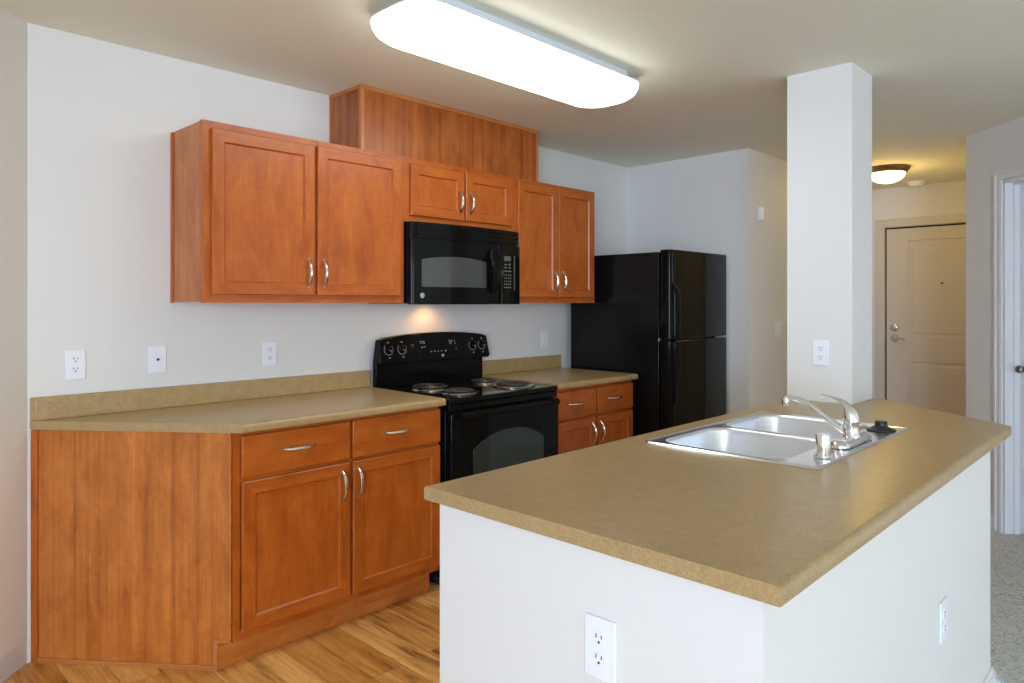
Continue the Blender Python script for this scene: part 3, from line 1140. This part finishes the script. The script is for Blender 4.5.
boxobj('grease_filter', M['print_dim'], t, 0.32, 0.72, -0.3, -0.14, MZ0 + 0.003, MZ0 + 0.0058)
ld = bpy.data.lights.new('hood_lamp_light', 'SPOT')
ld.energy = 1.0
ld.color = (1.0, 0.50, 0.17)
ld.spot_size = R(140)
ld.spot_blend = 0.8
ld.shadow_soft_size = 0.025
lo_ = bpy.data.objects.new('hood_lamp_light', ld)
COL.objects.link(lo_)
lo_.parent = t
lo_.location = Vector((0.36, -0.11, MZ0 - 0.012)) - t.location
lo_.rotation_euler = Vector((0.1, 0.55, -1)).to_track_quat('-Z', 'Y').to_euler()

# ------------------------------------------------------------------ range
GX0, GX1 = -0.006, 0.768
t = thing('electric_range', 'black freestanding electric coil range between the two base cabinets', 'stove', ((GX0 + GX1) / 2, -0.33, FZ))
ZC = 0.904
boxobj('body', M['black_side'], t, GX0 + 0.004, GX1 - 0.004, -0.612, -0.03, 0.06, ZC - 0.02, bevel=0.002)
boxobj('kick_base', M['dark_gap'], t, GX0 + 0.02, GX1 - 0.02, -0.60, -0.05, FZ, 0.06)
bm = B()
box(bm, GX0, GX1, -0.648, -0.03, ZC - 0.028, ZC)
ct = obj('cooktop', bm, M['black'], t, bevel=0.007, seg=3)
bm = B()
box(bm, GX0 + 0.002, GX1 - 0.002, -0.640, -0.60, 0.845, ZC - 0.029)
obj('front_rail', bm, M['black'], t, bevel=0.003)


def burner(cx, cy, r):
    bm = B()
    lathe(bm, [(r + 0.022, 0.0), (r + 0.020, 0.005), (r + 0.012, 0.006), (r + 0.004, 0.001), (r * 0.5, -0.001), (0, -0.001)], (cx, cy, ZC + 0.001), 'Z', 40)
    p = obj('drip_pan', bm, M['pan'], ct, smooth=True)
    bm = B()
    path = []
    turns = 4.5 if r > 0.085 else 3.5
    N = int(turns * 28)
    for k in range(N + 1):
        u = k / N
        rr = 0.018 + (r - 0.018) * u
        a = u * turns * 2 * math.pi
        path.append((cx + rr * math.cos(a), cy + rr * math.sin(a), ZC + 0.013))
    tube(bm, path, 0.0047, 8)
    for a in (0.5, 2.6, 4.7):
        tube(bm, [(cx, cy, ZC + 0.007), (cx + r * math.cos(a), cy + r * math.sin(a), ZC + 0.007)], 0.003, 6)
    c = obj('burner_coil', bm, M['coil'], ct, smooth=True)


burner(0.195, -0.490, 0.074)
burner(0.208, -0.252, 0.094)
burner(0.598, -0.255, 0.074)
burner(0.590, -0.485, 0.094)

# backguard: lower riser and an arched control head
boxobj('riser', M['black'], t, GX0 + 0.004, GX1 - 0.004, -0.062, -0.03, ZC, 1.05, bevel=0.003)
bm = B()
xa, xb_ = GX0 + 0.004, GX1 + 0.026
xm, hw = (xa + xb_) / 2, (xb_ - xa) / 2
out = []
zb0 = 1.030


def arch(x):
    return 1.160 + 0.028 * (1 - abs((x - xm) / hw) ** 2.2)


for k in range(5):
    a = R(180 + 90 * k / 4)
    out.append((xa + 0.016 + 0.016 * math.cos(a), zb0 + 0.016 + 0.016 * math.sin(a)))
for k in range(5):
    a = R(270 + 90 * k / 4)
    out.append((xb_ - 0.016 + 0.016 * math.cos(a), zb0 + 0.016 + 0.016 * math.sin(a)))
for k in range(25):
    x = xb_ - 0.014 - (xb_ - xa - 0.028) * k / 24
    z = arch(x) - (0.006 if k in (0, 24) else 0)
    out.append((x, z))
plate_xz(bm, out, -0.096, -0.03)
# tilt the front back a little
for v in bm.verts:
    if v.co.y < -0.09:
        v.co.y += 0.020 * (v.co.z - zb0) / 0.15
bg = obj('control_head', bm, M['black'], t, bevel=0.006, seg=3)


def face_y(z):
    return -0.096 + 0.020 * (z - zb0) / 0.15


for kx in (0.060, 0.148, 0.660, 0.734):
    kz = 1.106
    fy = face_y(kz)
    bm = B()
    lathe(bm, [(0.020, 0), (0.020, 0.004), (0.0165, 0.007), (0.0145, 0.020), (0.012, 0.022), (0, 0.022)], (kx, fy, kz), 'Y', 24)
    kb = obj('knob', bm, M['black'], bg, smooth=True, angle=40)
    bm = B()
    tube(bm, [(kx - 0.012, fy - 0.0222, kz + 0.002), (kx, fy - 0.0222, kz - 0.008), (kx + 0.012, fy - 0.0222, kz + 0.002)], 0.0011, 6, up=Vector((0, 1, 0)))
    lathe(bm, [(0.0026, 0), (0.0026, 0.0006), (0, 0.0006)], (kx, fy - 0.022, kz - 0.008), 'Y', 8)
    obj('pointer', bm, M['print'], kb)
    bm = B()
    pts = []
    for k in range(27):
        a = R(140 + 260 * k / 26)
        pts.append((kx + 0.0275 * math.cos(a), face_y(kz + 0.0275 * math.sin(a)) - 0.0003, kz + 0.0275 * math.sin(a)))
    tube(bm, pts, 0.0011, 6, up=Vector((0, 1, 0)))
    for a in range(140, 401, 29):
        c_, s_ = math.cos(R(a)), math.sin(R(a))
        box(bm, kx + 0.0315 * c_ - 0.0015, kx + 0.0315 * c_ + 0.0015, face_y(kz + 0.0315 * s_) - 0.0006, face_y(kz + 0.0315 * s_) + 0.002, kz + 0.0315 * s_ - 0.0012, kz + 0.0315 * s_ + 0.0012)
    for dx, dz in ((0.0, 0.037), (0.004, -0.043)):
        for q in (-0.004, 0.0, 0.004):
            zz = kz + dz
            box(bm, kx + dx + q - 0.0014, kx + dx + q + 0.0014, face_y(zz) - 0.0006, face_y(zz) + 0.002, zz - 0.003, zz + 0.003)
    obj('dial_marking', bm, M['print'], bg)
bm = B()
z = 1.118
box(bm, 0.325, 0.475, face_y(z) - 0.0012, face_y(z) + 0.004, 1.094, 1.142)
obj('clock_display', bm, M['black_glass'], bg)
for x, z, w, h in ((0.285, 1.140, 0.034, 0.003), (0.281, 1.131, 0.014, 0.003), (0.299, 1.131, 0.008, 0.006), (0.285, 1.108, 0.012, 0.006), (0.303, 1.111, 0.008, 0.006), (0.345, 1.083, 0.010, 0.005),
                   (0.37, 1.083, 0.009, 0.005), (0.395, 1.083, 0.008, 0.004), (0.42, 1.083, 0.008, 0.005), (0.45, 1.083, 0.012, 0.007), (0.49, 1.140, 0.030, 0.003), (0.49, 1.131, 0.030, 0.003), (0.49, 1.122, 0.018, 0.003),
                   (0.520, 1.136, 0.003, 0.012), (0.525, 1.122, 0.003, 0.010), (0.53, 1.09, 0.003, 0.010)):
    bm = B()
    box(bm, x - w / 2, x + w / 2, face_y(z) - 0.0006, face_y(z) + 0.002, z - h / 2, z + h / 2)
    obj('printed_mark', bm, M['print'], bg)
bm = B()
for x, z, w, h in ((0.218, 1.126, 0.022, 0.003), (0.220, 1.116, 0.007, 0.009)):
    box(bm, x - w / 2, x + w / 2, face_y(z) - 0.0006, face_y(z) + 0.002, z - h / 2, z + h / 2)
obj('warning_mark', bm, M['print_red'], bg)
emblem(bg, (0.427, 1.058), 0.009, face_y(1.058))

# oven door
bm = B()
box(bm, GX0 + 0.003, GX1 - 0.003, -0.656, -0.614, 0.225, 0.838)
od = obj('oven_door', bm, M['black'], t, bevel=0.006, seg=3)
bm = B()
wx0, wx1 = 0.135, 0.640
out = [(wx0, 0.40), (wx1, 0.40)]
for k in range(17):
    u = 1 - 2 * k / 16
    out.append(((wx0 + wx1) / 2 + (wx1 - wx0) / 2 * u, 0.652 + 0.072 * (1 - abs(u) ** 2.3)))
plate_xz(bm, out, -0.6580, -0.63)
obj('window', bm, M['oven_glass'], od, bevel=0.001)
bm = B()
n = 20
path = []
for k in range(n + 1):
    u = -1 + 2 * k / n
    path.append(((GX0 + GX1) / 2 + u * 0.350, -0.678 - 0.006 * (1 - u * u), 0.824 + 0.0 * u))
tube(bm, path, 0.0155, 12, 1.0)
for s in (-1, 1):
    cx = (GX0 + GX1) / 2 + s * 0.336
    box(bm, cx - 0.022, cx + 0.022, -0.682, -0.652, 0.810, 0.838)
obj('handle', bm, M['black'], od, smooth=True, angle=40)
boxobj('storage_drawer', M['black'], t, GX0 + 0.003, GX1 - 0.003, -0.650, -0.614, 0.068, 0.215, bevel=0.006, seg=3)

# ------------------------------------------------------------------ refrigerator
t = thing('refrigerator', 'black top-freezer refrigerator standing at the end of the counter', 'refrigerator', (1.96, -0.4, FZ))
KX0, KX1 = 1.600, 2.322
boxobj('cabinet', M['black_side'], t, KX0, KX1, -0.757, -0.060, FZ + 0.02, 1.666, bevel=0.004)
boxobj('base_grille', M['dark_gap'], t, KX0 + 0.01, KX1 - 0.01, -0.77, -0.70, FZ, 0.085)


def fridge_door(name, z0, z1, hz0, hz1, wide_low):
    bm = B()
    yb_, yf = -0.766, -0.840
    plan = [(KX0 + 0.001, yb_)]
    for k in range(7):
        a = R(180 + 90 * k / 6)
        plan.append((KX0 + 0.026 + 0.025 * math.cos(a), yf + 0.025 + 0.025 * math.sin(a)))
    for k in range(4):
        a = R(270 + 90 * k / 3)
        plan.append((KX1 - 0.009 + 0.008 * math.cos(a), yf + 0.008 + 0.008 * math.sin(a)))
    plan.append((KX1 - 0.001, yb_))
    prism(bm, plan, z0, z1)
    d = obj(name, bm, M['black'], t, bevel=0.004, smooth=True, angle=35)
    # grip moulded along the latch edge: narrow strip that swells beside the split
    bm = B()
    N = 24
    rows = []
    for k in range(N + 1):
        z = hz0 + (hz1 - hz0) * k / N
        far = (z - hz0) / (hz1 - hz0) if not wide_low else 1 - (z - hz0) / (hz1 - hz0)
        # far: 0 away from the split, 1 at the split
        s = min(1.0, max(0.0, (far - 0.36) / 0.12))
        s = s * s * (3 - 2 * s)
        w = 0.030 + 0.045 * s
        o_ = 0.007 + 0.018 * s
        x0 = KX0 + 0.012
        sec = [(x0, yf + 0.012), (x0 + 0.002, yf - o_ * 0.8), (x0 + 0.010, yf - o_), (x0 + w - 0.008, yf - o_), (x0 + w, yf - o_ * 0.6), (x0 + w, yf + 0.012)]
        rows.append([bm.verts.new((p[0], p[1], z)) for p in sec])
    m_ = 6
    for a, b in zip(rows, rows[1:]):
        for q in range(m_):
            bm.faces.new((a[q], a[(q + 1) % m_], b[(q + 1) % m_], b[q]))
    bm.faces.new(rows[0])
    bm.faces.new(rows[-1][::-1])
    obj('handle', bm, M['black'], d, bevel=0.005, seg=3, angle=60)


fridge_door('freezer_door', 1.130, 1.679, 1.133, 1.675, True)
fridge_door('fresh_food_door', 0.10, 1.119, 0.48, 1.116, False)
for z in (1.124, 1.131):
    pass
bm = B()
box(bm, KX0 - 0.002, KX0 + 0.008, -0.763, -0.753, 1.112, 1.136)
obj('center_hinge_plug', bm, M['nickel'], t)


# ------------------------------------------------------------------ outlets and switches
def plate_T(c, facing):
    """local x = right along the wall as seen, y = out of the wall (toward viewer), z up"""
    if facing == '-Y':
        return Matrix(((1, 0, 0, c[0]), (0, -1, 0, c[1]), (0, 0, 1, c[2]), (0, 0, 0, 1)))
    return Matrix(((0, -1, 0, c[0]), (-1, 0, 0, c[1]), (0, 0, 1, c[2]), (0, 0, 0, 1)))   # -X


def wall_plate(name, label, cat, c, facing, kind, w=0.070, h=0.114, group=None):
    T = plate_T(c, facing)
    t = thing(name, label, cat, c, group)
    t.location = Vector(c)

    def put(nm, bm, m, parent, **kw):
        for v in bm.verts:
            v.co = T @ v.co
        return obj(nm, bm, m, parent, **kw)
    bm = B()
    box(bm, -w / 2, w / 2, 0.0003, 0.006, -h / 2, h / 2)
    cp_ = put('cover_plate', bm, M['plate'], t, bevel=0.0025)
    if kind == 'duplex':
        for s in (1, -1):
            bm = B()
            pts = [(0.017 * math.cos(2 * math.pi * k / 24), max(-0.0135, min(0.0135, 0.017 * math.sin(2 * math.pi * k / 24))) + s * 0.0195) for k in range(24)]
            prism(bm, pts, 0.005, 0.0075, Matrix(((1, 0, 0, 0), (0, 0, 1, 0), (0, 1, 0, 0), (0, 0, 0, 1))))
            r_ = put('receptacle', bm, M['plate'], t)
            bm = B()
            box(bm, -0.0075, -0.0052, 0.0070, 0.0078, s * 0.0195 + 0.0005, s * 0.0195 + 0.0090)
            box(bm, 0.0052, 0.0075, 0.0070, 0.0078, s * 0.0195 + 0.0010, s * 0.0195 + 0.0080)
            prism(bm, [(0.0027 * math.cos(2 * math.pi * k / 12), 0.0027 * math.sin(2 * math.pi * k / 12) + s * 0.0195 - 0.0065) for k in range(12)], 0.0070, 0.0078, Matrix(((1, 0, 0, 0), (0, 0, 1, 0), (0, 1, 0, 0), (0, 0, 0, 1))))
            put('slots', bm, M['slot'], r_)
        bm = B()
        prism(bm, [(0.0028 * math.cos(2 * math.pi * k / 10), 0.0028 * math.sin(2 * math.pi * k / 10)) for k in range(10)], 0.005, 0.0068, Matrix(((1, 0, 0, 0), (0, 0, 1, 0), (0, 1, 0, 0), (0, 0, 0, 1))))
        put('screw', bm, M['plate'], t)
    elif kind == 'jack':
        bm = B()
        Q = Matrix(((1, 0, 0, 0), (0, 0, 1, 0), (0, 1, 0, 0), (0, 0, 0, 1)))
        prism(bm, [(0.006 * math.cos(2 * math.pi * k / 6), 0.006 * math.sin(2 * math.pi * k / 6)) for k in range(6)], 0.005, 0.008, Q)
        prism(bm, [(0.004 * math.cos(2 * math.pi * k / 12), 0.004 * math.sin(2 * math.pi * k / 12)) for k in range(12)], 0.008, 0.014, Q)
        put('coaxial_jack', bm, M['slot'], t)
        for s in (1, -1):
            bm = B()
            prism(bm, [(0.0026 * math.cos(2 * math.pi * k / 10), 0.0026 * math.sin(2 * math.pi * k / 10) + s * 0.042) for k in range(10)], 0.005, 0.0068, Q)
            put('screw', bm, M['plate'], t)
    elif kind in ('rocker', 'double_rocker'):
        for cx in ((0,) if kind == 'rocker' else (-0.023, 0.023)):
            bm = B()
            box(bm, cx - 0.0165, cx + 0.0165, 0.004, 0.0085, -0.033, 0.033)
            put('rocker', bm, M['plate'], t, bevel=0.0015)
    return t


G = 'white cover plates on the walls'
wall_plate('wall_outlet', 'white duplex outlet on the back wall nearest the left corner', 'outlet', (-1.3585, 0, 1.112), '-Y', 'duplex', group=G)
wall_plate('cable_jack', 'white cable jack plate with one small round jack, between two outlets', 'outlet', (-1.057, 0, 1.115), '-Y', 'jack', group=G)
wall_plate('wall_outlet', 'white duplex outlet on the back wall nearest the stove', 'outlet', (-0.5595, 0, 1.1135), '-Y', 'duplex', group=G)
wall_plate('light_switch', 'white single rocker switch between the stove and the refrigerator', 'switch', (1.395, 0, 1.110), '-Y', 'rocker', group=G)
wall_plate('wall_outlet', 'white duplex outlet on the square column above the island', 'outlet', (CX0, -1.931, 1.129), '-X', 'duplex', group=G)
wall_plate('wall_outlet', 'white duplex outlet low on the island end facing the camera', 'outlet', (IX0, -2.296, 0.689), '-X', 'duplex', 0.073, 0.118, group=G)
wall_plate('wall_outlet', 'white duplex outlet seen edge-on on the long island side wall', 'outlet', (0.078, IY0, 0.474), '-Y', 'duplex', 0.073, 0.112, group=G)
wall_plate('light_switch', 'white double rocker switch on the hall wall beside the column', 'switch', (2.835, YH, 1.160), '-Y', 'double_rocker', 0.116, 0.114, group=G)
t = thing('door_chime', 'small white box high on the hall wall above the switch', 'door chime', (2.525, YH, 1.963))
boxobj('housing', M['plate'], t, 2.497, 2.552, YH - 0.022, YH - 0.0005, 1.917, 2.010, bevel=0.003)
boxobj('grille_face', M['plate'], t, 2.503, 2.546, YH - 0.025, YH - 0.021, 1.925, 2.002, bevel=0.002)

# ------------------------------------------------------------------ ceiling lamps
t = thing('ceiling_light', 'long white fluorescent ceiling light over the kitchen', 'ceiling light', (-0.09, -1.185, H))
lx, ly, hl, hw_ = -0.073, -1.165, 0.662, 0.172
bm = B()
rings = []
for off, z, r in ((0.085, H - 0.0005, 0.03), (0.080, H - 0.034, 0.03), (0.030, H - 0.038, 0.09), (0.004, H - 0.044, 0.11), (0.0, H - 0.052, 0.115)):
    ow = off * 0.5 if off > 0.05 else off
    rings.append([bm.verts.new((p[0], p[1], z)) for p in rrect(lx - hl + off, lx + hl - off, ly - hw_ + ow, ly + hw_ - ow, r, 10)])
for a, b in zip(rings, rings[1:]):
    for k in range(len(a)):
        bm.faces.new((a[k], a[(k + 1) % len(a)], b[(k + 1) % len(b)], b[k]))
bm.faces.new(rings[0][::-1])
obj('fixture_pan', bm, M['lamp_pan'], t, smooth=True, angle=40)
bm = B()
rings = []
for off, z, r in ((0.0, H - 0.0525, 0.115), (0.001, H - 0.072, 0.118), (0.010, H - 0.094, 0.118), (0.034, H - 0.113, 0.11), (0.09, H - 0.122, 0.07)):
    rings.append([bm.verts.new((p[0], p[1], z)) for p in rrect(lx - hl + off, lx + hl - off, ly - hw_ + off, ly + hw_ - off, r, 10)])
for a, b in zip(rings, rings[1:]):
    for k in range(len(a)):
        bm.faces.new((a[k], a[(k + 1) % len(a)], b[(k + 1) % len(b)], b[k]))
bm.faces.new(rings[-1])
obj('diffuser', bm, M['tube_lens'], t, smooth=True, angle=60)

HX, HY = 3.76, -1.435
t = thing('ceiling_light', 'round flush dome ceiling lamp glowing warm in the entry hall', 'ceiling light', (HX, HY, H))
bm = B()
lathe(bm, [(0.158, -0.0005), (0.160, -0.008), (0.156, -0.016), (0.138, -0.040), (0.128, -0.044), (0.0, -0.044)], (HX, HY, H), 'Z', 40)
obj('rim', bm, M['bronze'], t, smooth=True)
bm = B()
prof = [(0.126, -0.044)]
for k in range(1, 9):
    a = R(90 * k / 8)
    prof.append((0.126 * math.cos(a) if k < 8 else 0.0, -0.044 - 0.075 * math.sin(a)))
lathe(bm, prof, (HX, HY, H), 'Z', 40)
obj('glass_dome', bm, M['dome_glass'], t, smooth=True, angle=60)
pd = bpy.data.lights.new('hall_lamp_light', 'POINT')
pd.energy = 4.2
pd.color = (1.0, 0.66, 0.16)
pd.shadow_soft_size = 0.08
po = bpy.data.objects.new('hall_lamp_light', pd)
COL.objects.link(po)
po.parent = t
po.location = (0, 0, -0.20)

SX, SY = 4.60, -1.43
t = thing('smoke_detector', 'small white round smoke detector on the hall ceiling by the entry door', 'smoke detector', (SX, SY, H))
bm = B()
lathe(bm, [(0.076, -0.0005), (0.076, -0.010), (0.066, -0.012), (0.062, -0.030), (0.050, -0.042), (0.0, -0.044)], (SX, SY, H), 'Z', 32)
obj('housing', bm, M['detector'], t, smooth=True, angle=30)
bm = B()
lathe(bm, [(0.014, 0), (0.014, -0.004), (0, -0.005)], (SX - 0.02, SY, H - 0.0425), 'Z', 16)
obj('test_button', bm, M['detector'], t, smooth=True)
